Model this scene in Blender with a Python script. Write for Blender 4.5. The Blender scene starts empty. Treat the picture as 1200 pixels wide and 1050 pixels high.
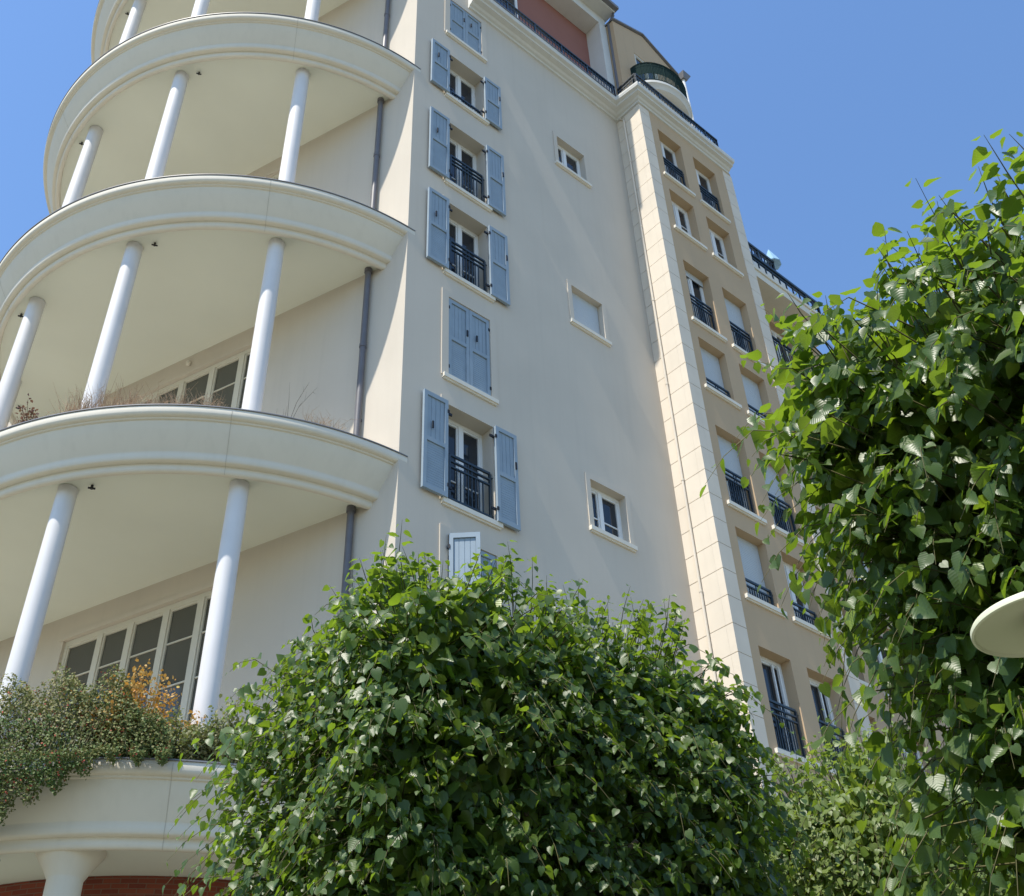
import bpy, math, random
import numpy as np
from mathutils import Vector, Matrix

R = math.radians
ZB = 12.5            # height of the first-balcony lip above the ground
scene = bpy.context.scene
COL = scene.collection
rng = np.random.default_rng(7)
random.seed(7)

# ------------------------------------------------------------------ camera
f_px = 1265.7
cam_d = bpy.data.cameras.new('camera')
cam_d.sensor_fit = 'HORIZONTAL'; cam_d.sensor_width = 36.0
cam_d.lens = f_px / 1200.0 * 36.0
cam_d.clip_start = 0.05; cam_d.clip_end = 3000
cam = bpy.data.objects.new('camera', cam_d); COL.objects.link(cam)
yaw, pitch, roll = R(42.26), R(38.41), R(-2.43)
cy, sy, cp, sp = math.cos(yaw), math.sin(yaw), math.cos(pitch), math.sin(pitch)
F = Vector((sy * cp, cy * cp, sp)); r0 = Vector((cy, -sy, 0)); u0 = r0.cross(F)
RT = math.cos(roll) * r0 + math.sin(roll) * u0
UP = -math.sin(roll) * r0 + math.cos(roll) * u0
M = Matrix((RT, UP, -F)).transposed().to_4x4()
M.translation = Vector((-7.89, -11.42, -10.91 + ZB))
cam.matrix_world = M
scene.camera = cam

# ------------------------------------------------------------------ light
ELEV = R(60.5)
sdir = Vector((-math.cos(ELEV), -0.042 * math.cos(ELEV), math.sin(ELEV))).normalized()
w = bpy.data.worlds.new('World'); scene.world = w; w.use_nodes = True
nt = w.node_tree; bg = nt.nodes['Background']
sky = nt.nodes.new('ShaderNodeTexSky'); sky.sky_type = 'NISHITA'; sky.sun_disc = False
sky.sun_elevation = ELEV; sky.sun_rotation = R(270 - 2.9)
sky.air_density = 1.4; sky.dust_density = 0.3; sky.ozone_density = 9.0; sky.altitude = 80
nt.links.new(sky.outputs[0], bg.inputs[0]); bg.inputs[1].default_value = 0.15
sl = bpy.data.lights.new('sun', 'SUN'); sl.energy = 4.5; sl.angle = R(0.53); sl.color = (1.0, 0.94, 0.84)
so = bpy.data.objects.new('sun', sl); COL.objects.link(so)
so.rotation_euler = sdir.to_track_quat('Z', 'Y').to_euler(); so.location = (-30, 0, 60)
vs = scene.view_settings
vs.view_transform = 'Standard'; vs.look = 'None'; vs.exposure = 0.55; vs.gamma = 1.0

# ------------------------------------------------------------------ materials
def mat(name, col, rough=0.8, spec=0.3, metal=0.0, var=0.0, vscale=1.5, bump=0.0, bscale=60.0,
        stain=0.0, stain_col=(0.25, 0.22, 0.17), bdist=0.004):
    m = bpy.data.materials.new(name); m.use_nodes = True
    n = m.node_tree; b = n.nodes['Principled BSDF']
    b.inputs['Base Color'].default_value = (*col, 1); b.inputs['Roughness'].default_value = rough
    b.inputs['Specular IOR Level'].default_value = spec; b.inputs['Metallic'].default_value = metal
    tc = n.nodes.new('ShaderNodeTexCoord'); last = None
    if var:
        no = n.nodes.new('ShaderNodeTexNoise'); no.inputs['Scale'].default_value = vscale
        no.inputs['Detail'].default_value = 6; n.links.new(tc.outputs['Object'], no.inputs['Vector'])
        mp = n.nodes.new('ShaderNodeMapRange'); mp.inputs['From Min'].default_value = 0.3; mp.inputs['From Max'].default_value = 0.7
        mp.inputs['To Min'].default_value = 1 - var; mp.inputs['To Max'].default_value = 1 + var
        n.links.new(no.outputs['Fac'], mp.inputs['Value'])
        hs = n.nodes.new('ShaderNodeHueSaturation'); hs.inputs['Color'].default_value = (*col, 1)
        n.links.new(mp.outputs[0], hs.inputs['Value']); last = hs.outputs['Color']
    if stain:
        # soft rain streaks running down the surface
        mg = n.nodes.new('ShaderNodeMapping'); mg.inputs['Scale'].default_value = (5.0, 5.0, 0.22)
        n.links.new(tc.outputs['Object'], mg.inputs['Vector'])
        ns = n.nodes.new('ShaderNodeTexNoise'); ns.inputs['Scale'].default_value = 1.3; ns.inputs['Detail'].default_value = 5
        n.links.new(mg.outputs[0], ns.inputs['Vector'])
        cr = n.nodes.new('ShaderNodeMapRange'); cr.inputs['From Min'].default_value = 0.5; cr.inputs['From Max'].default_value = 0.8
        cr.inputs['To Max'].default_value = stain; n.links.new(ns.outputs['Fac'], cr.inputs['Value'])
        mx = n.nodes.new('ShaderNodeMix'); mx.data_type = 'RGBA'
        n.links.new(cr.outputs[0], mx.inputs['Factor'])
        if last: n.links.new(last, mx.inputs['A'])
        else: mx.inputs['A'].default_value = (*col, 1)
        mx.inputs['B'].default_value = (*stain_col, 1); last = mx.outputs['Result']
    if last: n.links.new(last, b.inputs['Base Color'])
    if bump:
        nb = n.nodes.new('ShaderNodeTexNoise'); nb.inputs['Scale'].default_value = bscale; nb.inputs['Detail'].default_value = 3
        n.links.new(tc.outputs['Object'], nb.inputs['Vector'])
        bp = n.nodes.new('ShaderNodeBump'); bp.inputs['Strength'].default_value = bump; bp.inputs['Distance'].default_value = bdist
        n.links.new(nb.outputs['Fac'], bp.inputs['Height']); n.links.new(bp.outputs[0], b.inputs['Normal'])
    return m

MT = {}
MT['cream'] = mat('cream_plaster', (0.57, 0.51, 0.425), 0.9, 0.2, var=0.035, vscale=0.6, bump=0.3, bscale=45, stain=0.07)
MT['tan'] = mat('tan_plaster', (0.50, 0.365, 0.23), 0.9, 0.2, var=0.04, vscale=0.7, bump=0.25, bscale=45, stain=0.10)
MT['slab'] = mat('off_white_render', (0.68, 0.63, 0.53), 0.8, 0.25, var=0.03, vscale=0.8, bump=0.08, bscale=50, stain=0.08)
MT['soffit'] = mat('pale_soffit_paint', (0.71, 0.72, 0.62), 0.85, 0.2, var=0.04, vscale=0.5)
MT['col'] = mat('white_painted_column', (0.67, 0.655, 0.65), 0.6, 0.3, var=0.03, vscale=3, stain=0.13)
MT['stone'] = mat('pale_quoin_stone', (0.68, 0.60, 0.49), 0.85, 0.2, var=0.05, vscale=1.2, bump=0.15, bscale=30, stain=0.06)
MT['mortar'] = mat('mortar', (0.42, 0.37, 0.30), 0.95, 0.1)
MT['joint'] = mat('filled_joint', (0.50, 0.46, 0.38), 0.9, 0.1)
MT['cornice'] = mat('cornice_paint', (0.62, 0.61, 0.57), 0.8, 0.25, var=0.03, vscale=1.5, stain=0.12)
MT['shutter'] = mat('blue_shutter_paint', (0.265, 0.33, 0.385), 0.6, 0.3, var=0.05, vscale=4)
MT['white'] = mat('white_window_frame', (0.74, 0.74, 0.72), 0.45, 0.4)
MT['beigef'] = mat('beige_window_frame', (0.60, 0.56, 0.46), 0.5, 0.35)
MT['sill'] = mat('pale_sill', (0.72, 0.67, 0.57), 0.75, 0.25, var=0.04, vscale=6)
MT['rail'] = mat('dark_blue_green_railing', (0.018, 0.032, 0.045), 0.4, 0.5)
MT['screen'] = mat('dark_green_mesh', (0.022, 0.040, 0.038), 0.95, 0.02)
MT['hinge'] = mat('black_ironwork', (0.012, 0.012, 0.014), 0.5, 0.4)
MT['blind'] = mat('grey_roller_blind', (0.50, 0.53, 0.54), 0.6, 0.3)
MT['pipe'] = mat('grey_downpipe', (0.135, 0.13, 0.14), 0.5, 0.4, var=0.08, vscale=6)
MT['zinc'] = mat('dark_zinc', (0.17, 0.17, 0.18), 0.5, 0.5, var=0.1, vscale=3)
MT['red'] = mat('terracotta_paint', (0.30, 0.135, 0.105), 0.85, 0.2, var=0.04, vscale=1)
MT['trunk'] = mat('bark', (0.17, 0.135, 0.10), 0.9, 0.15, var=0.25, vscale=9, bump=0.6, bscale=25, bdist=0.02)
MT['twig'] = mat('green_twig', (0.09, 0.085, 0.035), 0.7, 0.2)
MT['dry'] = mat('dry_grass', (0.42, 0.30, 0.20), 0.9, 0.1, var=0.2, vscale=5)
MT['lamp'] = mat('lamp_shade_paint', (0.60, 0.60, 0.42), 0.5, 0.35, var=0.06, vscale=4)
MT['lampdark'] = mat('lamp_dark_metal', (0.05, 0.045, 0.04), 0.5, 0.4)
MT['pave'] = mat('pale_paving', (0.178, 0.175, 0.135), 0.9, 0.2, var=0.12, vscale=0.4, bump=0.2, bscale=8)
MT['parasol'] = mat('pale_blue_cloth', (0.26, 0.43, 0.58), 0.8, 0.2)
MT['redflower'] = mat('red_flower', (0.36, 0.075, 0.05), 0.7, 0.2)

def glass_mat(name, col, spec=0.5):
    m = mat(name, col, 0.06, spec); n = m.node_tree; b = n.nodes['Principled BSDF']
    tc = n.nodes.new('ShaderNodeTexCoord'); no = n.nodes.new('ShaderNodeTexNoise'); no.inputs['Scale'].default_value = 1.1
    n.links.new(tc.outputs['Object'], no.inputs['Vector'])
    bp = n.nodes.new('ShaderNodeBump'); bp.inputs['Strength'].default_value = 0.15; bp.inputs['Distance'].default_value = 0.02
    n.links.new(no.outputs['Fac'], bp.inputs['Height']); n.links.new(bp.outputs[0], b.inputs['Normal'])
    return m
MT['glass'] = glass_mat('dark_window_glass', (0.020, 0.026, 0.034))
MT['glassg'] = glass_mat('grey_patio_glass', (0.085, 0.083, 0.068), 0.4)

def brick_mat():
    m = mat('red_brick', (0.25, 0.07, 0.045), 0.9, 0.15); n = m.node_tree; b = n.nodes['Principled BSDF']
    tc = n.nodes.new('ShaderNodeUVMap'); br = n.nodes.new('ShaderNodeTexBrick')
    br.inputs['Color1'].default_value = (0.27, 0.075, 0.045, 1); br.inputs['Color2'].default_value = (0.19, 0.05, 0.035, 1)
    br.inputs['Mortar'].default_value = (0.20, 0.12, 0.09, 1); br.inputs['Scale'].default_value = 1.0
    br.inputs['Mortar Size'].default_value = 0.006; br.inputs['Brick Width'].default_value = 0.22; br.inputs['Row Height'].default_value = 0.065
    n.links.new(tc.outputs[0], br.inputs['Vector']); n.links.new(br.outputs['Color'], b.inputs['Base Color'])
    return m
MT['brick'] = brick_mat()

def leaf_mat(name, c1, c2, back, trans_col, trans=0.35, rough=0.42, spec=0.5):
    m = bpy.data.materials.new(name); m.use_nodes = True; n = m.node_tree
    b = n.nodes['Principled BSDF']; out = n.nodes['Material Output']
    at = n.nodes.new('ShaderNodeAttribute'); at.attribute_name = 'tone'
    mx = n.nodes.new('ShaderNodeMix'); mx.data_type = 'RGBA'
    mx.inputs['A'].default_value = (*c1, 1); mx.inputs['B'].default_value = (*c2, 1)
    n.links.new(at.outputs['Fac'], mx.inputs['Factor'])
    ge = n.nodes.new('ShaderNodeNewGeometry')
    mb = n.nodes.new('ShaderNodeMix'); mb.data_type = 'RGBA'; mb.inputs['B'].default_value = (*back, 1)
    n.links.new(ge.outputs['Backfacing'], mb.inputs['Factor']); n.links.new(mx.outputs['Result'], mb.inputs['A'])
    n.links.new(mb.outputs['Result'], b.inputs['Base Color'])
    b.inputs['Roughness'].default_value = rough; b.inputs['Specular IOR Level'].default_value = spec
    # pale midrib and side veins, drawn in the leaf's own coordinates
    av = n.nodes.new('ShaderNodeAttribute'); av.attribute_name = 'blade'
    sx = n.nodes.new('ShaderNodeSeparateXYZ'); n.links.new(av.outputs['Vector'], sx.inputs[0])
    def mth(op, x, y=None):
        q = n.nodes.new('ShaderNodeMath'); q.operation = op
        for k, val in enumerate((x, y)):
            if val is None: continue
            if isinstance(val, (int, float)): q.inputs[k].default_value = val
            else: n.links.new(val, q.inputs[k])
        return q.outputs[0]
    ax = mth('ABSOLUTE', sx.outputs[0]); fr = mth('FRACT', mth('MULTIPLY', mth('SUBTRACT', sx.outputs[1], mth('MULTIPLY', ax, .8)), 6.0))
    vein = mth('MAXIMUM', mth('LESS_THAN', fr, .12), mth('LESS_THAN', ax, .018))
    bpn = n.nodes.new('ShaderNodeBump'); bpn.inputs['Strength'].default_value = .12; bpn.inputs['Distance'].default_value = .002
    n.links.new(mth('SINE', mth('MULTIPLY', fr, 6.283)), bpn.inputs['Height']); n.links.new(bpn.outputs[0], b.inputs['Normal'])
    hv = n.nodes.new('ShaderNodeHueSaturation'); n.links.new(mb.outputs['Result'], hv.inputs['Color'])
    n.links.new(mth('ADD', mth('MULTIPLY', vein, .22), 1.0), hv.inputs['Value']); n.links.new(hv.outputs[0], b.inputs['Base Color'])
    tr = n.nodes.new('ShaderNodeBsdfTranslucent'); tr.inputs['Color'].default_value = (*trans_col, 1)
    ms = n.nodes.new('ShaderNodeMixShader'); ms.inputs[0].default_value = trans
    n.links.new(b.outputs[0], ms.inputs[1]); n.links.new(tr.outputs[0], ms.inputs[2]); n.links.new(ms.outputs[0], out.inputs[0])
    return m
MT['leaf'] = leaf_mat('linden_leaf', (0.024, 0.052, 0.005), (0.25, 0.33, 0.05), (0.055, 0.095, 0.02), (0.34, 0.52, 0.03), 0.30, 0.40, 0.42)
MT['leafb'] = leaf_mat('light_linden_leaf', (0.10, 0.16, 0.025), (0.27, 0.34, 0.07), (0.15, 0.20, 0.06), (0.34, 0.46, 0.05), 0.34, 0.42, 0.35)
MT['shrub'] = leaf_mat('dusty_shrub_leaf', (0.065, 0.125, 0.03), (0.20, 0.17, 0.065), (0.11, 0.14, 0.05), (0.2, 0.22, 0.06), 0.2, 0.6, 0.3)
MT['orange'] = leaf_mat('orange_leaf', (0.24, 0.25, 0.05), (0.52, 0.25, 0.09), (0.45, 0.28, 0.08), (0.6, 0.3, 0.05), 0.3, 0.6, 0.3)
MT['purple'] = leaf_mat('purple_leaf', (0.10, 0.05, 0.05), (0.22, 0.16, 0.08), (0.15, 0.08, 0.07), (0.2, 0.1, 0.05), 0.2, 0.6, 0.3)
MT['mixed'] = leaf_mat('balcony_leaf', (0.10, 0.15, 0.04), (0.30, 0.26, 0.14), (0.2, 0.2, 0.1), (0.25, 0.3, 0.06), 0.25, 0.6, 0.3)

# ------------------------------------------------------------------ mesh helpers
class MB:
    def __init__(s): s.v = []; s.f = []; s.mi = []; s.cur = 0; s.uv = None
    def quad(s, *p):
        i = len(s.v); s.v += [tuple(q) for q in p]; s.f.append(tuple(range(i, i + len(p)))); s.mi.append(s.cur)
    def box(s, a, b):
        (x0, y0, z0), (x1, y1, z1) = a, b
        s.hexa([(x0, y0, z0), (x1, y0, z0), (x1, y1, z0), (x0, y1, z0), (x0, y0, z1), (x1, y0, z1), (x1, y1, z1), (x0, y1, z1)])
    def hexa(s, p):
        i = len(s.v); s.v += [tuple(q) for q in p]
        for q in ((0, 3, 2, 1), (4, 5, 6, 7), (0, 1, 5, 4), (1, 2, 6, 5), (2, 3, 7, 6), (3, 0, 4, 7)):
            s.f.append(tuple(i + k for k in q)); s.mi.append(s.cur)
    def fbox(s, fr, u0, u1, d0, d1, z0, z1):
        """box in a wall frame: u along the wall, d out of the wall"""
        P = lambda u, d, z: fr.p(u, d, z)
        s.hexa([P(u0, d1, z0), P(u1, d1, z0), P(u1, d0, z0), P(u0, d0, z0), P(u0, d1, z1), P(u1, d1, z1), P(u1, d0, z1), P(u0, d0, z1)])
    def tube(s, pts, rad, n=10, cap=True):
        pts = [Vector(p) for p in pts]; rads = rad if isinstance(rad, (list, tuple)) else [rad] * len(pts)
        rings = []
        for i, p in enumerate(pts):
            t = (pts[min(i + 1, len(pts) - 1)] - pts[max(i - 1, 0)]).normalized()
            a = t.cross(Vector((0, 0, 1)) if abs(t.z) < 0.95 else Vector((1, 0, 0))).normalized(); b = t.cross(a)
            i0 = len(s.v)
            s.v += [tuple(p + rads[i] * (math.cos(2 * math.pi * k / n) * a + math.sin(2 * math.pi * k / n) * b)) for k in range(n)]
            rings.append(i0)
        for j in range(len(rings) - 1):
            for k in range(n):
                s.f.append((rings[j] + k, rings[j] + (k + 1) % n, rings[j + 1] + (k + 1) % n, rings[j + 1] + k)); s.mi.append(s.cur)
        if cap:
            s.f.append(tuple(rings[0] + k for k in range(n))); s.mi.append(s.cur)
            s.f.append(tuple(rings[-1] + n - 1 - k for k in range(n))); s.mi.append(s.cur)
    def lathe(s, prof, cx, cy, n=48, a0=0.0, a1=2 * math.pi, close=True):
        """prof: list of (radius, z), swept round a vertical axis"""
        i0 = len(s.v); m = len(prof); full = abs(a1 - a0 - 2 * math.pi) < 1e-6
        cnt = n if full else n + 1
        for k in range(cnt):
            a = a0 + (a1 - a0) * k / n
            for (r, z) in prof: s.v.append((cx - r * math.sin(a), cy - r * math.cos(a), z))
        for k in range(n):
            k2 = (k + 1) % cnt
            for j in range(m - 1):
                s.f.append((i0 + k * m + j, i0 + k * m + j + 1, i0 + k2 * m + j + 1, i0 + k2 * m + j)); s.mi.append(s.cur)
    def build(s, name, mats, parent=None, zoff=ZB, smooth=False, recalc=True, auto=None):
        me = bpy.data.meshes.new(name)
        me.from_pydata([(x, y, z + zoff) for x, y, z in s.v], [], s.f)
        for m in (mats if isinstance(mats, (list, tuple)) else [mats]): me.materials.append(m)
        me.polygons.foreach_set('material_index', s.mi)
        me.update()
        if recalc:
            import bmesh
            b = bmesh.new(); b.from_mesh(me)
            bmesh.ops.remove_doubles(b, verts=b.verts, dist=1e-5)
            bmesh.ops.recalc_face_normals(b, faces=b.faces); b.to_mesh(me); b.free()
        if smooth:
            me.polygons.foreach_set('use_smooth', [True] * len(me.polygons))
            me.set_sharp_from_angle(angle=R(auto or 35))
        o = bpy.data.objects.new(name, me); COL.objects.link(o)
        if parent: o.parent = parent
        return o

class Frame:
    """vertical wall plane: origin o, direction d along it, outward normal n"""
    def __init__(s, o, d, n): s.o, s.d, s.n = Vector(o), Vector(d).normalized(), Vector(n).normalized()
    def p(s, u, dd, z): q = s.o + s.d * u + s.n * dd; return (q.x, q.y, z)

def wall_holes(mb, fr, u0, u1, z0, z1, holes, off=0.0):
    us = sorted({u0, u1, *[h[0] for h in holes], *[h[1] for h in holes]}); us = [u for u in us if u0 <= u <= u1]
    zs = sorted({z0, z1, *[h[2] for h in holes], *[h[3] for h in holes]}); zs = [z for z in zs if z0 <= z <= z1]
    for a, b in zip(us, us[1:]):
        run = None
        for c, d in zip(zs, zs[1:]):
            um, zm = (a + b) / 2, (c + d) / 2
            if any(h[0] < um < h[1] and h[2] < zm < h[3] for h in holes): continue
            mb.quad(fr.p(a, off, c), fr.p(b, off, c), fr.p(b, off, d), fr.p(a, off, d))
    for h in holes:
        a, b, c, d, dep = h[:5]
        mb.quad(fr.p(a, off, c), fr.p(a, off - dep, c), fr.p(a, off - dep, d), fr.p(a, off, d))
        mb.quad(fr.p(b, off, c), fr.p(b, off, d), fr.p(b, off - dep, d), fr.p(b, off - dep, c))
        mb.quad(fr.p(a, off, d), fr.p(a, off - dep, d), fr.p(b, off - dep, d), fr.p(b, off, d))
        mb.quad(fr.p(a, off, c), fr.p(b, off, c), fr.p(b, off - dep, c), fr.p(a, off - dep, c))

def empty(name, label, cat, loc, group=None):
    o = bpy.data.objects.new(name, None); COL.objects.link(o); o.location = (0, 0, 0)
    o['label'] = label; o['category'] = cat; o['kind'] = 'thing'
    if group: o['group'] = group
    o.empty_display_size = 0.3
    o.location = loc
    return o

def adopt(o, root):
    """parent a mesh built in world coordinates to an Empty that stands elsewhere"""
    o.parent = root; o.matrix_parent_inverse = Matrix.Translation(-root.location)
    return o

# ------------------------------------------------------------------ ground
g = MB(); g.quad((-600, -600, 0), (600, -600, 0), (600, 600, 0), (-600, 600, 0))
go = g.build('pavement', MT['pave'], zoff=0.0, recalc=False); go['kind'] = 'structure'
go['label'] = 'pale paved ground below the building'

# ------------------------------------------------------------------ main building
B = empty('apartment_building', 'tall cream apartment building with stacked round balconies, blue shutters and a tan stair tower', 'building', (0, 0, 0))
th = R(20.06)
dL = Vector((-math.sin(th), math.cos(th), 0)); nL = Vector((-math.cos(th), -math.sin(th), 0))
FA = Frame((0, 0, 0), (1, 0, 0), (0, -1, 0))
YC = -0.85
FC = Frame((0, YC, 0), (1, 0, 0), (0, -1, 0))
FL = Frame((0, 0, 0), dL, nL)
ZT = 15.55                                  # top of the main walls
XQ, XE = 7.07, 11.05
XL, XR = 1.0, 2.02

# openings on the cream wall: (x0, x1, sill, head, depth, style)
A_OPEN = [
    (XL, XR, 13.55, 15.2, 0.06, 'closed'), (XL, XR, 10.93, 12.65, 0.33, 'low'), (XL, XR, 7.78, 9.9, 0.33, 'french'),
    (XL, XR, 4.98, 7.09, 0.33, 'french'), (XL, XR, 2.24, 4.29, 0.06, 'closed'), (XL, XR, -0.53, 1.56, 0.33, 'french'),
    (XL, XR, -3.3, -1.2, 0.33, 'ajar'), (XL, XR, -6.1, -4.0, 0.33, 'closed'),
    (4.47, 5.43, 11.36, 12.5, 0.2, 'small'), (4.47, 5.43, 5.80, 6.96, 0.2, 'smallblind'), (4.47, 5.43, 0.38, 1.53, 0.2, 'small'),
    (4.47, 5.43, -5.1, -4.0, 0.2, 'small')]
C1, C2 = (7.75, 8.72), (9.23, 10.2)
C_ROW = [(12.78, 14.87, 'dark'), (10.59, 12.22, 'pale'), (7.28, 9.42, 'french'), (5.14, 6.74, 'lowblind'), (1.93, 4.05, 'blind'),
         (-0.29, 1.36, 'low'), (-3.42, -1.35, 'open'), (-6.0, -4.1, 'dark')]
L_T = (3.27, 7.14)

mb = MB()
wall_holes(mb, FA, 0, XQ, -12.5, ZT, [o[:5] for o in A_OPEN])
# corner block rises past the terrace
mb.box((0.0, 0.0, ZT), (1.6, 3.0, 22.4))
# return to the tower and roof/back shell
mb.quad((XQ, 0, -12.5), (XQ, YC, -12.5), (XQ, YC, ZT), (XQ, 0, ZT))
e = FL.p(11.6, 0, 0)
mb.quad((e[0], e[1], -12.5), (e[0], e[1], 22.4), (16.4, 11.0, 22.4), (16.4, 11.0, -12.5))
mb.quad((0.0, 0, ZT), (XQ, 0, ZT), (11.0, 0, ZT), (16.4, 11.0, ZT), (e[0], e[1], ZT))
wA = mb.build('wall', MT['cream'], B, recalc=False)

mb = MB()
lh = [(L_T[0], L_T[1], zl - 5.5, zl - 1.34, 0.12) for zl in (0, 5.6, 11.2, 16.8)]
wall_holes(mb, FL, 0, 11.6, -12.5, 22.4, lh)
mb.build('wall', MT['cream'], B, recalc=False)

holes = []
for (z0, z1, st) in C_ROW:
    for (a, b) in (C1, C2): holes.append((a, b, z0, z1, 0.28))
mb = MB()
wall_holes(mb, FC, XQ, XE, -12.5, ZT, holes)
mb.quad((XE, YC, -12.5), (XE, 0.4, -12.5), (XE, 0.4, ZT), (XE, YC, ZT))
mb.quad((XQ, YC, ZT), (XE, YC, ZT), (XE, 0.4, ZT), (XQ, 0.4, ZT))
mb.build('tower_wall', MT['tan'], B, recalc=False)

# quoins: courses of stone 0.6 m high with open joints
def quoin(boxes_fn, z0, z1, h=0.6, gap=0.014):
    q = MB(); z = z0
    while z < z1 - 0.01:
        t = min(z + h, z1)
        q.cur = 0; boxes_fn(q, z + gap / 2, t - gap / 2, 0.0)
        z = t
    q.cur = 1; boxes_fn(q, z0, z1, -0.010)
    return q
def q_left(q, a, b, o):
    q.box((XQ - 0.016 - o, YC - 0.016 - o, a), (XQ + 0.39 + o, YC + 0.15, b))
    q.box((XQ - 0.016 - o, YC + 0.152, a), (XQ + 0.1, YC + 0.54 + o, b))
quoin(q_left, -12.5, 15.40).build('quoin', [MT['stone'], MT['mortar']], B)
def q_right(q, a, b, o): q.box((XE - 0.40 - o, YC - 0.016 - o, a), (XE + 0.012 + o, YC + 0.35 + o, b))
quoin(q_right, -12.5, 15.40).build('quoin', [MT['stone'], MT['mortar']], B)
def q_in(q, a, b, o): q.box((XQ - 0.010 - o, -0.26 - o, a), (XQ + 0.1, -0.003, b))
quoin(q_in, -12.5, 15.40).build('quoin', [MT['stone'], MT['mortar']], B)
# cornice: a profile run along the cream wall, round the return and across the tower
def run_profile(mb, path, prof):
    """path: list of (x, y) with outward offset directions; prof: (out, z)"""
    rings = []
    for (x, y, ox, oy) in path:
        i0 = len(mb.v); rings.append(i0)
        mb.v += [(x + ox * p, y + oy * p, z) for p, z in prof]
    m = len(prof)
    for a, b in zip(rings, rings[1:]):
        for j in range(m - 1): mb.f.append((a + j, a + j + 1, b + j + 1, b + j)); mb.mi.append(mb.cur)
    for r in (rings[0], rings[-1]): mb.f.append(tuple(r + j for j in range(m))); mb.mi.append(mb.cur)
prof = [(-0.12, 15.30), (0.0, 15.46), (0.05, 15.47), (0.06, 15.53), (0.12, 15.55), (0.17, 15.60), (0.30, 15.63), (0.31, 15.69), (0.40, 15.72), (0.42, 15.80), (0.42, 15.86), (-0.12, 15.88)]
mb = MB(); run_profile(mb, [(1.606, 0, 0, -1), (XQ, 0, -1, -1), (XQ, YC, -0.75, -0.75), (XE - 0.1, YC, 0.0, -0.75)], prof)
mb.build('cornice', MT['cornice'], B, recalc=True)
mb = MB(); mb.box((1.606, -0.44, 15.861), (XQ - 0.5, -0.36, 15.9)); mb.build('cornice_flashing', MT['zinc'], B)

# --------------------------------------------------------------- windows
def bars(mb, fr, u0, u1, d, z0, z1, th=0.02, kind='full'):
    """juliet rail in front of an opening"""
    H = z1 - z0
    def hb(z, t): mb.fbox(fr, u0, u1, d - 0.02, d + 0.02, z - t / 2, z + t / 2)
    hb(z1 - 0.02, 0.045)
    if H > 0.6:
        hb(z1 - 0.15, 0.03); hb(z1 - 0.27, 0.03); hb(z0 + 0.08, 0.035); top = z1 - 0.27
    elif H > 0.3:
        hb(z1 - 0.16, 0.03); hb(z0 + 0.06, 0.035); top = z1 - 0.16
    else:
        hb(z0 + 0.04, 0.03); top = z1
    n = 11
    for k in range(n + 1):
        u = u0 + (u1 - u0) * k / n
        if H > 0.3 and k in (1, n - 1): continue
        tk = 0.02 if k in (0, n) else 0.009
        mb.fbox(fr, u - tk, u + tk, d - tk - .002, d + tk + .002, z0 + 0.02, z1 - 0.03 if k in (0, n // 2, n // 2 + 1, n) else top)
    if H > 0.6:
        uc = (u0 + u1) / 2                      # scroll rosette in the middle
        for s in (-1, 1):
            pts = []
            for k in range(13):
                a = k / 12 * 2 * math.pi
                pts.append(fr.p(uc + s * 0.075 + 0.055 * math.cos(a), d, (z0 + top) / 2 + 0.11 * math.sin(a)))
            mb.tube(pts, 0.009, 5, False)
    for z in (z0 + 0.1, z1 - 0.1):              # wall fixings
        for u, s in ((u0, -1), (u1, 1)): mb.fbox(fr, min(u, u + s * .10), max(u, u + s * .10), d - .012, d + .012, z - .012, z + .012)

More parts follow.
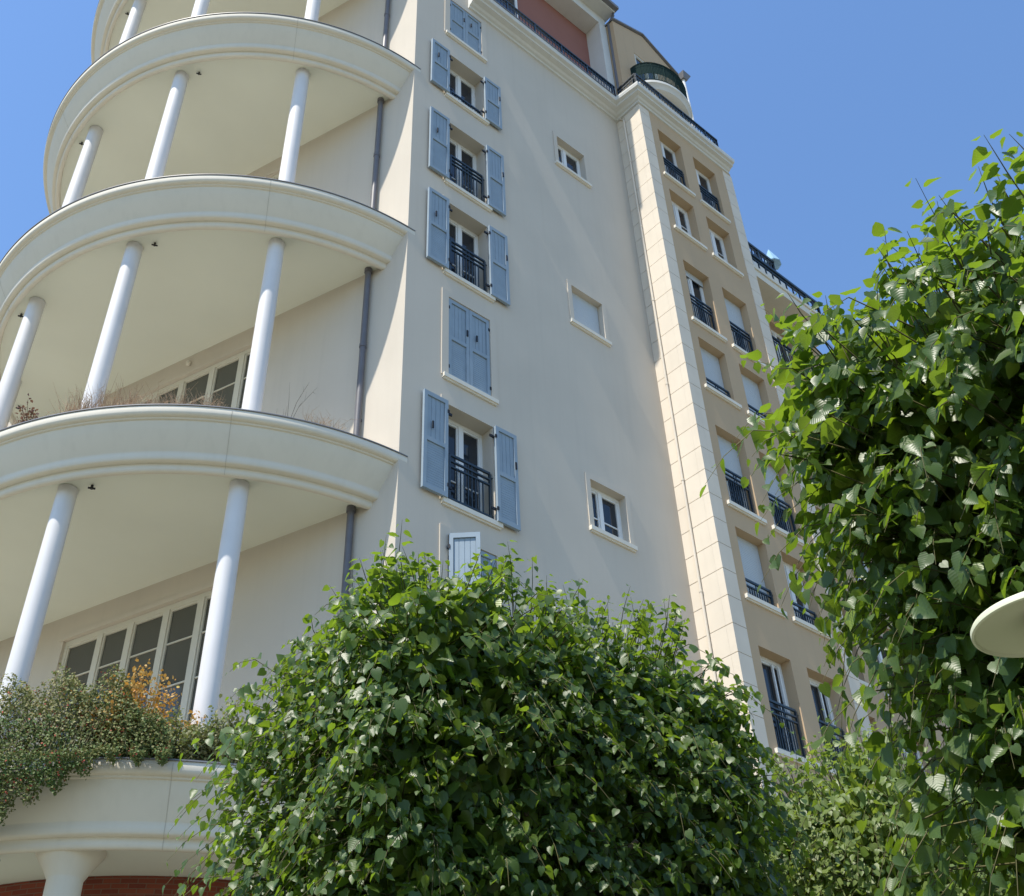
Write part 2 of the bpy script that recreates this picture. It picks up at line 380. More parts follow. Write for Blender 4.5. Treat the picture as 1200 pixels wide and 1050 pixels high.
def window(root, fr, u0, u1, z0, z1, dep, transom=(), mull=(0.5,), frame=MT['white'], glass=MT['glass'], blind=None,
           rail=None, sill=True, sill_mat=MT['sill'], fw=0.055, rail_d=-0.07, sash=None, name='window'):
    f = MB(); di, do = -dep - 0.02, -dep + 0.045
    W = u1 - u0
    f.fbox(fr, u0 + .001, u0 + fw, di, do, z0 + .001, z1 - .001); f.fbox(fr, u1 - fw, u1 - .001, di, do, z0 + .001, z1 - .001)
    f.fbox(fr, u0 + fw, u1 - fw, di, do, z1 - fw * 1.3, z1 - .001); f.fbox(fr, u0 + fw, u1 - fw, di, do, z0 + .001, z0 + fw)
    ms = [u0 + fw] ; 
    for m in mull:
        um = u0 + W * m; f.fbox(fr, um - fw * .85, um + fw * .85, di + .003, do + 0.012, z0 + fw, z1 - fw * 1.3)
        ms.append(um)
    ms.append(u1 - fw)
    for a, b in zip(ms, ms[1:]):                # sash stiles and glazing bars
        a2 = a + (fw * .85 if a != ms[0] else 0); b2 = b - (fw * .85 if b != ms[-1] else 0)
        f.fbox(fr, a2, a2 + .035, di + .004, do - .012, z0 + fw, z1 - fw * 1.3); f.fbox(fr, b2 - .035, b2, di + .004, do - .012, z0 + fw, z1 - fw * 1.3)
        f.fbox(fr, a2 + .035, b2 - .035, di + .004, do - .012, z1 - fw * 1.3 - .045, z1 - fw * 1.3)
        f.fbox(fr, a2 + .035, b2 - .035, di + .004, do - .012, z0 + fw, z0 + fw + .05)
        for t in transom:
            zt = z0 + (z1 - z0) * t; f.fbox(fr, a2 + .036, b2 - .036, di + .006, do - .02, zt - .013, zt + .013)
    wo = f.build(name, frame, root)
    p = MB(); p.fbox(fr, u0 + fw * .5, u1 - fw * .5, -dep - .012, -dep + .004, z0 + fw * .5, z1 - fw * .5)
    p.build('pane', glass, wo)
    if blind:
        bl = MB(); zb = z0 + (z1 - z0) * blind; n = int((z1 - zb) / 0.045); step = (z1 - zb) / n
        for k in range(n): bl.fbox(fr, u0 + .012, u1 - .012, -dep + .06, -dep + .078, zb + k * step, zb + (k + 1) * step - .004)
        bl.fbox(fr, u0 + .012, u1 - .012, -dep + .058, -dep + .070, zb, z1 - .01)
        bl.build('roller_blind', MT['blind'], wo)
    if sill:
        s = MB(); s.fbox(fr, u0 - .13, u1 + .13, -dep + .05, .07, z0 - .085, z0 + .006); s.fbox(fr, u0 - .11, u1 + .11, .002, .04, z0 - .115, z0 - .0851)
        s.build('sill', sill_mat, wo)
    if rail:
        r = MB(); bars(r, fr, u0 + .06, u1 - .06, rail_d, z0 + .03, z0 + rail); r.build('railing', MT['rail'], wo)
    return wo

def shutter(root, fr, u0, u1, z0, z1, d0, label=None, flip=False):
    """framed leaf with two recessed panels, d0 = gap to the wall"""
    s = MB(); t = 0.055; st = 0.07; zm = z0 + (z1 - z0) * 0.5
    s.fbox(fr, u0, u0 + st, d0, d0 + t, z0, z1); s.fbox(fr, u1 - st, u1, d0, d0 + t, z0, z1)
    for a, b in ((z0, z0 + .09), (zm - .045, zm + .045), (z1 - .09, z1)): s.fbox(fr, u0 + st, u1 - st, d0, d0 + t, a, b)
    s.fbox(fr, u0 + st, u1 - st, d0 + .010, d0 + .024, z0 + .09, zm - .045); s.fbox(fr, u0 + st, u1 - st, d0 + .010, d0 + .024, zm + .045, z1 - .09)
    n = int((zm - z0 - .14) / .05)
    for k in range(n):
        z = z0 + .10 + k * .05; s.fbox(fr, u0 + st, u1 - st, d0 + .0241, d0 + .029, z, z + .046)
    for k in range(4):
        uu = u0 + st + (u1 - u0 - 2 * st) * (k + .5) / 4; s.fbox(fr, uu - .04, uu + .04, d0 + .0241, d0 + .030, zm + .05, z1 - .095)
    o = s.build('shutter', MT['shutter'], root)
    if label: o['label'] = label
    uh = u1 if not flip else u0
    for z in (z0 + .25, z1 - .25):
        h = MB()
        h.fbox(fr, min(uh, uh + (.11 if not flip else -.11)), max(uh, uh + (.11 if not flip else -.11)), d0 - .005, d0 + .02, z - .025, z + .025)
        h.fbox(fr, uh - .02, uh + .02, d0 + t - .01, d0 + t + .012, z - .035, z + .035)
        h.build('hinge', MT['hinge'], o)
    um = u0 + (u1 - u0) * (.35 if not flip else .9)
    h = MB(); h.fbox(fr, um - .016, um + .016, d0 + t, d0 + t + .022, zm + .25, zm + .40)
    h.build('latch', MT['hinge'], o)
    return o

for (a, b, z0, z1, dep, st) in A_OPEN:
    big = a < 3
    # raised render surround
    s = MB(); bw = 0.16 if big else 0.12; pr = 0.024
    s.fbox(FA, a - bw, a - .003, .001, pr, z0 - .02, z1 + bw); s.fbox(FA, b + .003, b + bw, .001, pr, z0 - .02, z1 + bw)
    s.fbox(FA, a - .003, b + .003, .001, pr, z1 + .003, z1 + bw)
    s.build('window_surround', MT['cream'], B)
    if st == 'closed':
        wo = window(B, FA, a, b, z0, z1, dep + .1, sill=True)
        m = (a + b) / 2
        shutter(wo, FA, a + .01, m - .004, z0 + .012, z1 - .008, -.05, 'closed blue shutter', flip=True)
        shutter(wo, FA, m + .004, b - .01, z0 + .012, z1 - .008, -.05, 'closed blue shutter')
    elif st in ('low', 'french'):
        wo = window(B, FA, a, b, z0, z1, dep, transom=(.36,) if st == 'french' else (), mull=(.5,), rail=1.05 if st == 'french' else .32, rail_d=-.03)
        shutter(wo, FA, XL - .58, XL - .06, z0 + .0, z1 + .0, .045)
        shutter(wo, FA, XR - .0, XR + .50, z0 + .0, z1 + .0, .045, flip=True)
    elif st == 'ajar':
        wo = window(B, FA, a, b, z0, z1, dep, rail=1.05)
        # left leaf swung half out, right leaf still shut
        an = R(43)
        fr = Frame(FA.p(a + .015, .035, 0), (math.cos(an), -math.sin(an), 0), (-math.sin(an), -math.cos(an), 0))
        shutter(wo, fr, 0, .50, z0 + .012, z1 - .008, 0, 'half open blue shutter catching the sun', flip=True)
        shutter(wo, FA, (a + b) / 2 + .004, b - .01, z0 + .012, z1 - .008, -.05, 'closed blue shutter')
    elif st == 'small':
        window(B, FA, a, b, z0, z1, dep, transom=(.38,), mull=(.42,))
    elif st == 'smallblind':
        window(B, FA, a, b, z0, z1, dep, blind=.02)

for (z0, z1, st) in C_ROW:
    for i, (a, b) in enumerate((C1, C2)):
        kw = dict(dep=.28, rail_d=-.09)
        if st == 'dark': window(B, FC, a, b, z0, z1, rail=1.0, mull=(.42,), **kw)
        elif st == 'pale': window(B, FC, a, b, z0, z1, rail=.12, mull=(.5,), fw=.08, transom=(.5,), **kw)
        elif st == 'french': window(B, FC, a, b, z0, z1, rail=1.05, blind=.5 if i else .9, mull=(.5,), **kw)
        elif st == 'lowblind': window(B, FC, a, b, z0, z1, rail=.42, blind=.05, **kw)
        elif st == 'blind': window(B, FC, a, b, z0, z1, rail=1.05, blind=.42, mull=(.4,), **kw)
        elif st == 'low': window(B, FC, a, b, z0, z1, rail=.5, blind=None if i else .12, mull=(.5,), fw=.075, **kw)
        elif st == 'open': 
            wo = window(B, FC, a, b, z0, z1, rail=1.05, mull=(), fw=.07, **kw)
            s = MB()
            fr = Frame(FC.p(b - .08, -.30, 0), (-.75, .66, 0), (-.66, -.75, 0))
            for k in (0, .30): 
                s.fbox(fr, k * .9, k * .9 + .07, .05, .10, z0 + .1, z1 - .12)
            s.fbox(fr, .07, .27, .055, .095, z0 + .1, z0 + .2); s.fbox(fr, .07, .27, .055, .095, z1 - .22, z1 - .12)
            # casement leaves folded back against the right jamb
            s2 = MB()
            for k, w_ in enumerate((.66, .84)):
                u = a + (b - a) * w_
                s2.fbox(FC, u - .02, u + .02, -.235, -.20 + .012 * k, z0 + .09, z1 - .12)
            s2.build('casement', MT['white'], wo)

# --------------------------------------------------------------- round balconies
CX, CYB = 0.11, 5.81
A0, A1 = R(-0.6), R(139.6)
def on_arc(Rr, deg, z): a = R(deg); return (CX - Rr * math.sin(a), CYB - Rr * math.cos(a), z)
col_deg = (25.6, 56.2, 86.6, 116.5)
for lv, zl in enumerate((-5.6, 0.0, 5.6, 11.2, 16.8, 22.4)):
    p = MB()
    prof = [(1.2, zl - .08), (5.45, zl - .08), (5.46, zl - .003), (5.80, zl), (5.812, zl - .04), (5.812, zl - .12), (5.80, zl - .155), (5.77, zl - .175), (5.735, zl - .18), (5.73, zl - .205),
            (5.70, zl - .215), (5.695, zl - .25), (5.64, zl - .37), (5.56, zl - .51), (5.485, zl - .635), (5.475, zl - .65), (5.482, zl - .70), (5.475, zl - .765), (5.455, zl - .79),
            (5.37, zl - .795), (5.365, zl - .815), (5.372, zl - .86), (5.36, zl - .905), (5.33, zl - .925), (5.285, zl - .925), (5.265, zl - .905), (5.26, zl - .82)]
    p.cur = 0; p.lathe(prof, CX, CYB, 128, A0, A1)
    p.cur = 1; p.lathe([(5.26, zl - .82), (1.2, zl - .82)], CX, CYB, 128, A0, A1)
    bal = p.build('balcony', [MT['slab'], MT['soffit']], B, smooth=True, auto=50)
    fl = MB(); fl.lathe([(5.812, zl + .012), (5.825, zl + .008), (5.825, zl - .010), (5.812, zl - .012)], CX, CYB, 128, A0, A1)
    fl.lathe([(5.70, zl + .006), (5.812, zl + .012)], CX, CYB, 128, A0, A1)
    fl.build('coping_flashing', MT['zinc'], bal, smooth=True)
    # expansion joints in the band
    if lv < 5:
        j = MB()
        for dg in (28.2, 92.0):
            a = R(dg); pr2 = [(r_ + .0035, z_) for r_, z_ in prof[4:24]]
            j.lathe(pr2, CX, CYB, 1, a - .0007, a + .0007)
            j.build('joint', MT['joint'], bal, recalc=False); j = MB()
        sp_ = MB()
        for dg, rr in ((51.5, 5.0), (92.4, 5.11), (126.0, 5.05)):
            q = on_arc(rr, dg, zl - .83); sp_.tube([q, (q[0], q[1], zl - .90)], .022, 8)
            sp_.tube([(q[0] - .05, q[1] + .02, zl - .885), (q[0] + .05, q[1] - .02, zl - .885)], .016, 6)
        sp_.build('drain_spout', MT['hinge'], bal)
    if lv > 0:
        for dg in col_deg:
            c = MB(); q = on_arc(5.0, dg, 0)
            c.lathe([(.158, zl - 5.68), (.156, zl - 3.0), (.150, zl - .83)], q[0], q[1], 28)
            c.build('column', MT['col'], B, smooth=True)
    else:
        for dg in (-2, 41.0, 84.0, 120.0):
            if dg < 0: continue
            c = MB(); q = on_arc(4.95, dg, 0)
            c.lathe([(.0, -6.42), (.42, -6.42), (.41, -6.46), (.36, -6.53), (.29, -6.63), (.235, -6.72), (.218, -6.75), (.21, -6.77), (.212, -9.5), (.218, -12.5)], q[0], q[1], 36)
            c.build('column', MT['slab'], B, smooth=True)
    if 0 <= lv:
        # grey downpipe on the recessed face, floor to soffit
        if lv > 0:
            d = MB(); q0 = FL.p(.83, .08, zl - 5.7); q1 = FL.p(.83, .08, zl - .83)
            d.tube([q0, q1], .058, 14); d.tube([FL.p(.83, .08, zl - 2.9), FL.p(.83, .08, zl - 2.82)], .068, 14); d.tube([FL.p(.83, .08, zl - .92), q1], .075, 14)
            d.fbox(FL, .79, .87, 0.0, .03, zl - 4.6, zl - 4.56)
            d.build('downpipe', MT['pipe'], B, smooth=True)
            tt = (5.53 - L_T[0]) / (L_T[1] - L_T[0])
            Wd = L_T[1] - L_T[0]
            window(B, FL, L_T[0], L_T[1], zl - 5.5, zl - 1.345, .10, transom=(.815, .62, .43, .22), mull=tuple((m - L_T[0]) / Wd for m in (3.94, 4.71, 5.53, 6.25)),
                   frame=MT['beigef'], glass=MT['glassg'], sill=False, fw=.075, name='patio_window')
            tr = MB(); tr.fbox(FL, L_T[0] - .1, L_T[1] + .1, .001, .02, zl - 1.335, zl - 1.24); tr.build('window_surround', MT['cream'], B)
            if zl != 5.6: continue
            bl = MB(); q = FL.p(5.35, 0.0, zl - 1.06)
            bl.lathe([(.0, zl - 1.14), (.035, zl - 1.13), (.05, zl - 1.09), (.05, zl - 1.05), (.03, zl - 1.01), (.0, zl - 1.0)], q[0] + nL.x * .045, q[1] + nL.y * .045, 18)
            bl.build('wall_lamp', MT['slab'], B, smooth=True)

# brick ground-floor wall behind the arcade, curved like the balconies
def brick_curve():
    p = MB(); RR = 4.0
    segs = 60
    for k in range(segs):
        a = R(-10) + (R(150) - R(-10)) * k / segs; b = R(-10) + (R(150) - R(-10)) * (k + 1) / segs
        ad = math.degrees(a)
        zlo = -12.5
        if 42 < ad < 66: zlo = -6.72         # pale opening left of the near column
        P = lambda an, r, z: (CX - r * math.sin(an), CYB - r * math.cos(an), z)
        p.hexa([P(a, RR, zlo), P(b, RR, zlo), P(b, RR - .25, zlo), P(a, RR - .25, zlo), P(a, RR, -6.425), P(b, RR, -6.425), P(b, RR - .25, -6.425), P(a, RR - .25, -6.425)])
    o = p.build('brick_wall', MT['brick'], B)
    me = o.data; uv = me.uv_layers.new(name='UVMap')
    for lp in me.loops:
        v = me.vertices[lp.vertex_index].co
        an = math.atan2(-(v.x - CX), -(v.y - CYB)); uv.data[lp.index].uv = (an * RR, v.z)
    q = MB(); q.lathe([(3.9, -12.5), (3.9, -6.72)], CX, CYB, 12, R(41), R(67)); q.build('shop_blind', MT['slab'], B)
brick_curve()

# --------------------------------------------------------------- rain pipe in the tower corner
d = MB(); d.tube([(XQ - .05, -.285, -12.5), (XQ - .05, -.285, 15.2), (XQ - .02, -.16, 15.45)], .030, 12)
for z in np.arange(-11, 15, 2.7): d.tube([(XQ - .05, -.285, z), (XQ - .05, -.285, z + .05)], .037, 12)
d.build('downpipe', MT['stone'], B, smooth=True)

# --------------------------------------------------------------- terrace, loggia and gable
def terrace_rail(mb, pts, z0, z1, sp_=.11):
    for (a, b) in zip(pts, pts[1:]):
        a, b = Vector(a), Vector(b); L = (b - a).length; d_ = (b - a) / L; nn = Vector((-d_.y, d_.x))
        def bar(s0, s1, za, zb, t):
            p, q = a + d_ * s0, a + d_ * s1; o = nn * t
            mb.hexa([(p.x - o.x, p.y - o.y, za), (q.x - o.x, q.y - o.y, za), (q.x + o.x, q.y + o.y, za), (p.x + o.x, p.y + o.y, za),
                     (p.x - o.x, p.y - o.y, zb), (q.x - o.x, q.y - o.y, zb), (q.x + o.x, q.y + o.y, zb), (p.x + o.x, p.y + o.y, zb)])
        hv = 1.0 if sp_ < .13 else 1.8
        bar(0, L, z1 - .05 * hv, z1, .03 * hv); bar(0, L, z1 - .19, z1 - .15, .012 * hv); bar(0, L, z0 + .06, z0 + .10, .014)
        n = max(2, int(L / sp_))
        for k in range(n + 1):
            s_ = L * k / n; post = (k % 9 == 0) or k == n; t = (.022 if post else .009) * hv
            bar(max(0, s_ - t), min(L, s_ + t), z0, z1 - .05, t)
mb = MB(); terrace_rail(mb, [(1.7, -.32), (6.78, -.32)], 15.86, 16.58); mb.build('terrace_railing', MT['rail'], B)
mb = MB(); terrace_rail(mb, [(6.89, -.34), (6.89, -1.03), (10.45, -1.03), (10.45, -.45)], 15.86, 16.52); mb.build('terrace_railing', MT['rail'], B)

mb = MB(); mb.box((1.6, .45, ZT + .001), (6.8, .75, 20.4)); mb.build('terracotta_wall', MT['red'], B)
mb = MB()
mb.box((6.8, -.12, ZT + .002), (7.10, 6.0, 20.4))                     # end pier
mb.box((1.6, -.10, 20.402), (7.12, 6.0, 20.85))                    # beam and ceiling
mb.box((1.6, -.50, 20.852), (7.20, 6.0, 20.92))                    # eave soffit
mb.build('loggia', MT['cornice'], B)
mb = MB(); mb.box((1.6, -.64, 20.922), (7.24, -.40, 21.06)); mb.box((1.6, -.44, 21.061), (7.3, 6.0, 21.2)); mb.build('gutter', MT['zinc'], B)
mb = MB(); mb.tube([(7.16, -.46, 20.95), (7.15, -.44, 20.7), (7.13, -.22, 20.45), (7.13, -.20, 15.9)], .05, 10); mb.build('downpipe', MT['pipe'], B, smooth=True)
FR = Frame((0, .45, 0), (1, 0, 0), (0, -1, 0))
mb = MB(); mb.fbox(FR, 2.6, 2.68, 0.001, .05, ZT + .2, 19.4); mb.fbox(FR, 3.72, 3.80, 0.001, .05, ZT + .2, 19.4); mb.fbox(FR, 2.68, 3.72, 0.001, .05, 19.3, 19.4)
wo = mb.build('window', MT['white'], B)
mb = MB(); mb.fbox(FR, 2.68, 3.72, .002, .012, ZT + .2, 19.3); mb.build('pane', MT['glass'], wo)

FG = Frame((0, -.40, 0), (1, 0, 0), (0, -1, 0))
mb = MB()
wall_holes(mb, FG, 7.12, 10.12, ZT + .002, 20.30, [(7.95, 9.0, 17.28, 19.5, .07)])
mb.quad((7.12, -.4, 20.3), (10.12, -.4, 20.3), (8.55, -.4, 21.05), (7.12, -.4, 20.42))
mb.quad((7.12, -.4, ZT), (7.12, 6, ZT), (7.12, 6, 20.42), (7.12, -.4, 20.42))
mb.quad((10.12, -.4, ZT), (10.12, 6, ZT), (10.12, 6, 20.3), (10.12, -.4, 20.3))
mb.build('gable', MT['tan'], B, recalc=False)
window(B, FG, 7.95, 9.0, 17.28, 19.5, .06, sill=False, frame=MT['beigef'])
mb = MB()
for (a, b) in (((7.08, 20.44), (8.55, 21.09)), ((8.55, 21.09), (10.16, 20.32))):
    mb.hexa([(a[0], -.47, a[1] - .0), (b[0], -.47, b[1] - .0), (b[0], 6, b[1] - .0), (a[0], 6, a[1] - .0), (a[0], -.47, a[1] + .07), (b[0], -.47, b[1] + .07), (b[0], 6, b[1] + .07), (a[0], 6, a[1] + .07)])
mb.build('roof', MT['zinc'], B)
# round balcony on the gable
def half_ellipse(mb, cx, cy0, a, b, prof, n=28):
    rings = []
    for k in range(n + 1):
        t = math.pi * k / n; i0 = len(mb.v); rings.append(i0)
        for s_, z in prof: mb.v.append((cx - a * s_ * math.cos(t), cy0 - b * s_ * math.sin(t), z))
    m = len(prof)
    for r1, r2 in zip(rings, rings[1:]):
        for j in range(m - 1): mb.f.append((r1 + j, r1 + j + 1, r2 + j + 1, r2 + j)); mb.mi.append(mb.cur)
mb = MB(); half_ellipse(mb, 8.72, -.41, 1.15, .78, [(0.0, 17.28), (1.0, 17.28), (1.02, 17.26), (1.02, 17.16), (.97, 17.13), (.90, 16.98), (.60, 16.82), (.0, 16.78)])
bo = mb.build('balcony', MT['cornice'], B, smooth=True)
mb = MB(); half_ellipse(mb, 8.72, -.41, 1.10, .74, [(1.0, 17.72), (1.0, 18.20), (.985, 18.20), (.985, 17.72), (1.0, 17.72)])
mb.build('screen', MT['screen'], bo, smooth=True)
mb = MB()
for zz, rr in ((18.25, .028), (18.1, .012), (17.4, .012)):
    mb.tube([(8.72 - 1.1 * math.cos(math.pi * k / 24), -.41 - .74 * math.sin(math.pi * k / 24), zz) for k in range(25)], rr, 6)
for k in range(65):
    t = math.pi * k / 64; x, y = 8.72 - 1.1 * math.cos(t), -.41 - .74 * math.sin(t); mb.tube([(x, y, 17.28), (x, y, 18.24)], .012 if k % 8 else .02, 5)
mb.build('railing', MT['screen'], bo)
mb = MB(); mb.tube([(10.25, -.50, 20.12), (10.25, -.50, 15.9)], .055, 10); mb.build('downpipe', MT['white'], B, smooth=True)
mb = MB(); mb.hexa([(10.15, -.6, 20.12), (10.35, -.6, 20.12), (10.35, -.4, 20.12), (10.15, -.4, 20.12), (10.08, -.68, 20.36), (10.46, -.68, 20.36), (10.46, -.38, 20.36), (10.08, -.38, 20.36)]); mb.build('rain_hopper', MT['zinc'], B)

# ------------------------------------------------------------------ neighbouring building
N = empty('residential_block', 'lower tan apartment building with dark railed top balconies, half hidden behind the right tree', 'building', (13.5, 3, 0))
FN = Frame((0, .02, 0), (1, 0, 0), (0, -1, 0))
n_holes = []
for z in (8.0, 5.2, 2.5, -.3, -3.1, -5.9):
    for x in (11.75, 13.7): n_holes.append((x, x + 1.15, z, z + 2.0, .25))
n_holes += [(11.4, 12.4, 9.1, 11.1, .25), (12.7, 13.7, 9.1, 11.1, .25)]
n_holes = [h for h in n_holes if h[2] != 8.0]
mb = MB(); wall_holes(mb, FN, 11.065, 15.2, -12.5, 11.35, n_holes)
mb.quad((15.2, .02, -12.5), (15.2, 9, -12.5), (15.2, 9, 11.35), (15.2, .02, 11.35)); mb.quad((11.065, .02, 11.35), (15.2, .02, 11.35), (15.2, 9, 11.35), (11.065, 9, 11.35))
adopt(mb.build('wall', MT['tan'], recalc=False), N)
mb = MB(); mb.box((11.07, -.74, 11.352), (15.0, 9, 11.62)); mb.box((11.07, -.78, 11.622), (15.05, -.5, 11.74)); adopt(mb.build('balcony', MT['slab']), N)
mb = MB(); terrace_rail(mb, [(11.08, -.66), (14.55, -.66), (14.55, .4)], 11.74, 12.42, .30); adopt(mb.build('railing', MT['rail']), N)
mb = MB(); mb.box((11.07, 1.3, 11.625), (15.0, 9, 14.3)); mb.box((11.07, .45, 14.302), (15.2, 9, 14.55)); adopt(mb.build('top_storey', MT['cornice']), N)
mb = MB(); terrace_rail(mb, [(11.08, .55), (14.85, .55), (14.85, 2.0)], 14.551, 15.55, .16); adopt(mb.build('railing', MT['rail']), N)
mb = MB(); terrace_rail(mb, [(11.08, -.12), (14.2, -.12)], 9.12, 10.15, .12); adopt(mb.build('railing', MT['rail']), N)
mb = MB(); wall_holes(mb, FN, 15.21, 36.0, -12.5, 6.8, [])
mb.quad((15.21, .02, 6.8), (36, .02, 6.8), (36, 9, 6.8), (15.21, 9, 6.8)); mb.quad((36, .02, -12.5), (36, 9, -12.5), (36, 9, 6.8), (36, .02, 6.8))
adopt(mb.build('side_wing', MT['tan'], recalc=False), N)
for h in n_holes:
    wo = window(None, FN, h[0], h[1], h[2], h[3], .24, sill=True); wo.name = 'window'
    adopt(wo, N)
# parasol on the roof terrace
ps = empty('parasol', 'pale blue parasol peeking above the roof terrace railing of the neighbouring building', 'parasol', (15.0, .66, 14.55 + ZB))
mb = MB(); mb.tube([(15.0, .66, 14.551), (15.0, .66, 16.3)], .025, 8); adopt(mb.build('pole', MT['white']), ps)
mb = MB(); mb.lathe([(.0, 16.36), (.03, 16.30), (.30, 15.62), (.29, 15.58), (.0, 15.7)], 15.0, .66, 8); adopt(mb.build('canopy', MT['parasol']), ps)

# ------------------------------------------------------------------ leaves
def rand_unit(n):
    v = rng.normal(size=(n, 3)); return v / np.linalg.norm(v, axis=1)[:, None]
LV = np.array([(0, 0, 0), (0, .5, 0), (0, 1.08, 0), (-.20, -.12, 0), (-.46, .10, 0), (-.47, .42, 0), (-.24, .78, 0), (.20, -.12, 0), (.46, .10, 0), (.47, .42, 0), (.24, .78, 0)], float)
LF = [(0, 3, 4), (0, 4, 5, 1), (1, 5, 6), (1, 6, 2), (0, 8, 7), (0, 1, 9, 8), (1, 10, 9), (1, 2, 10)]
def leaves_arrays(pos, tip, nrm, size, fold=None, simple=False):
    """pos, tip direction, normal, size arrays -> verts, loops"""
    n = len(pos)
    tip = tip / np.linalg.norm(tip, axis=1)[:, None]
    nrm = nrm - (nrm * tip).sum(1)[:, None] * tip; nrm /= np.linalg.norm(nrm, axis=1)[:, None] + 1e-9
    side = np.cross(tip, nrm)
    if simple:
        base = np.array([(-.30, .1, 0), (0, 0, 0), (.30, .1, 0), (.36, .5, .06), (0, 1, -.05), (-.36, .5, .06)], float); faces = [(0, 1, 4, 5), (1, 2, 3, 4)]
        V = base[None].repeat(n, 0)
    else:
        V = LV[None].repeat(n, 0).copy(); faces = LF
        f = rng.uniform(-.05, .6, n) if fold is None else fold
        cu = rng.uniform(-.05, .55, n)
        V[:, :, 2] += np.abs(V[:, :, 0]) * f[:, None] - (np.clip(V[:, :, 1], 0, 2) ** 2) * cu[:, None] * .5
        V[:, 4:7, 2] += rng.normal(0, .04, (n, 3)); V[:, 8:11, 2] += rng.normal(0, .04, (n, 3))
        V[:, :, 0] *= rng.uniform(.85, 1.1, n)[:, None]
    W = pos[:, None, :] + size[:, None, None] * (V[:, :, 0:1] * side[:, None, :] + V[:, :, 1:2] * tip[:, None, :] + V[:, :, 2:3] * nrm[:, None, :])
    return W.reshape(-1, 3), faces, V.shape[1]

def leaf_mesh(name, groups, mats, extra=None):
    """groups: list of (verts, faces_template, per_leaf, tone array, material index)"""
    vs_, tot, start, mi, tone, idx = [], [], [], [], [], []
    off = 0
    for (W, faces, per, tn, m) in groups:
        n = len(W) // per; vs_.append(W)
        fl = np.concatenate([np.array(f) for f in faces]); ft = np.array([len(f) for f in faces])
        idx.append((fl[None] + (np.arange(n) * per)[:, None] + off).ravel()); tot.append(np.tile(ft, n)); mi.append(np.full(n * len(faces), m))
        tone.append(np.repeat(tn, per)); off += len(W)
    if extra:
        ev = np.array(extra.v); vs_.append(ev); idx.append(np.concatenate([np.array(f) for f in extra.f]) + off); tot.append(np.array([len(f) for f in extra.f]))
        mi.append(np.full(len(extra.f), len(mats) - 1)); tone.append(np.zeros(len(ev)))
    lc = []
    for (W, faces, per, tn, m) in groups:
        lc.append(np.tile(LV if per == 11 else np.zeros((per, 3)), (len(W) // per, 1)))
    if extra: lc.append(np.zeros((len(extra.v), 3)))
    V = np.concatenate(vs_); I = np.concatenate(idx).astype(np.int32); T = np.concatenate(tot).astype(np.int32); Mi = np.concatenate(mi).astype(np.int32)
    S = np.concatenate([[0], np.cumsum(T)[:-1]]).astype(np.int32)
    me = bpy.data.meshes.new(name); me.vertices.add(len(V)); me.vertices.foreach_set('co', V.ravel().astype(np.float32))
    me.loops.add(len(I)); me.loops.foreach_set('vertex_index', I); me.polygons.add(len(T)); me.polygons.foreach_set('loop_start', S); me.polygons.foreach_set('loop_total', T)
    for m in mats: me.materials.append(m)
    me.polygons.foreach_set('material_index', Mi); me.polygons.foreach_set('use_smooth', np.ones(len(T), bool))
    me.update(calc_edges=True)
    a = me.attributes.new('tone', 'FLOAT', 'POINT'); a.data.foreach_set('value', np.concatenate(tone).astype(np.float32))
    a = me.attributes.new('blade', 'FLOAT_VECTOR', 'POINT'); a.data.foreach_set('vector', np.concatenate(lc).astype(np.float32).ravel())
    o = bpy.data.objects.new(name, me); COL.objects.link(o)
    return o

def noise3(p, seed, freq):
    """cheap smooth pseudo-noise from a few sine waves"""
    r = np.random.default_rng(seed); s = np.zeros(len(p))
    for k in range(5):
        d_ = r.normal(size=3); d_ /= np.linalg.norm(d_); s += np.sin(p @ d_ * freq * r.uniform(.6, 1.7) + r.uniform(0, 6.28))
    return s / 5

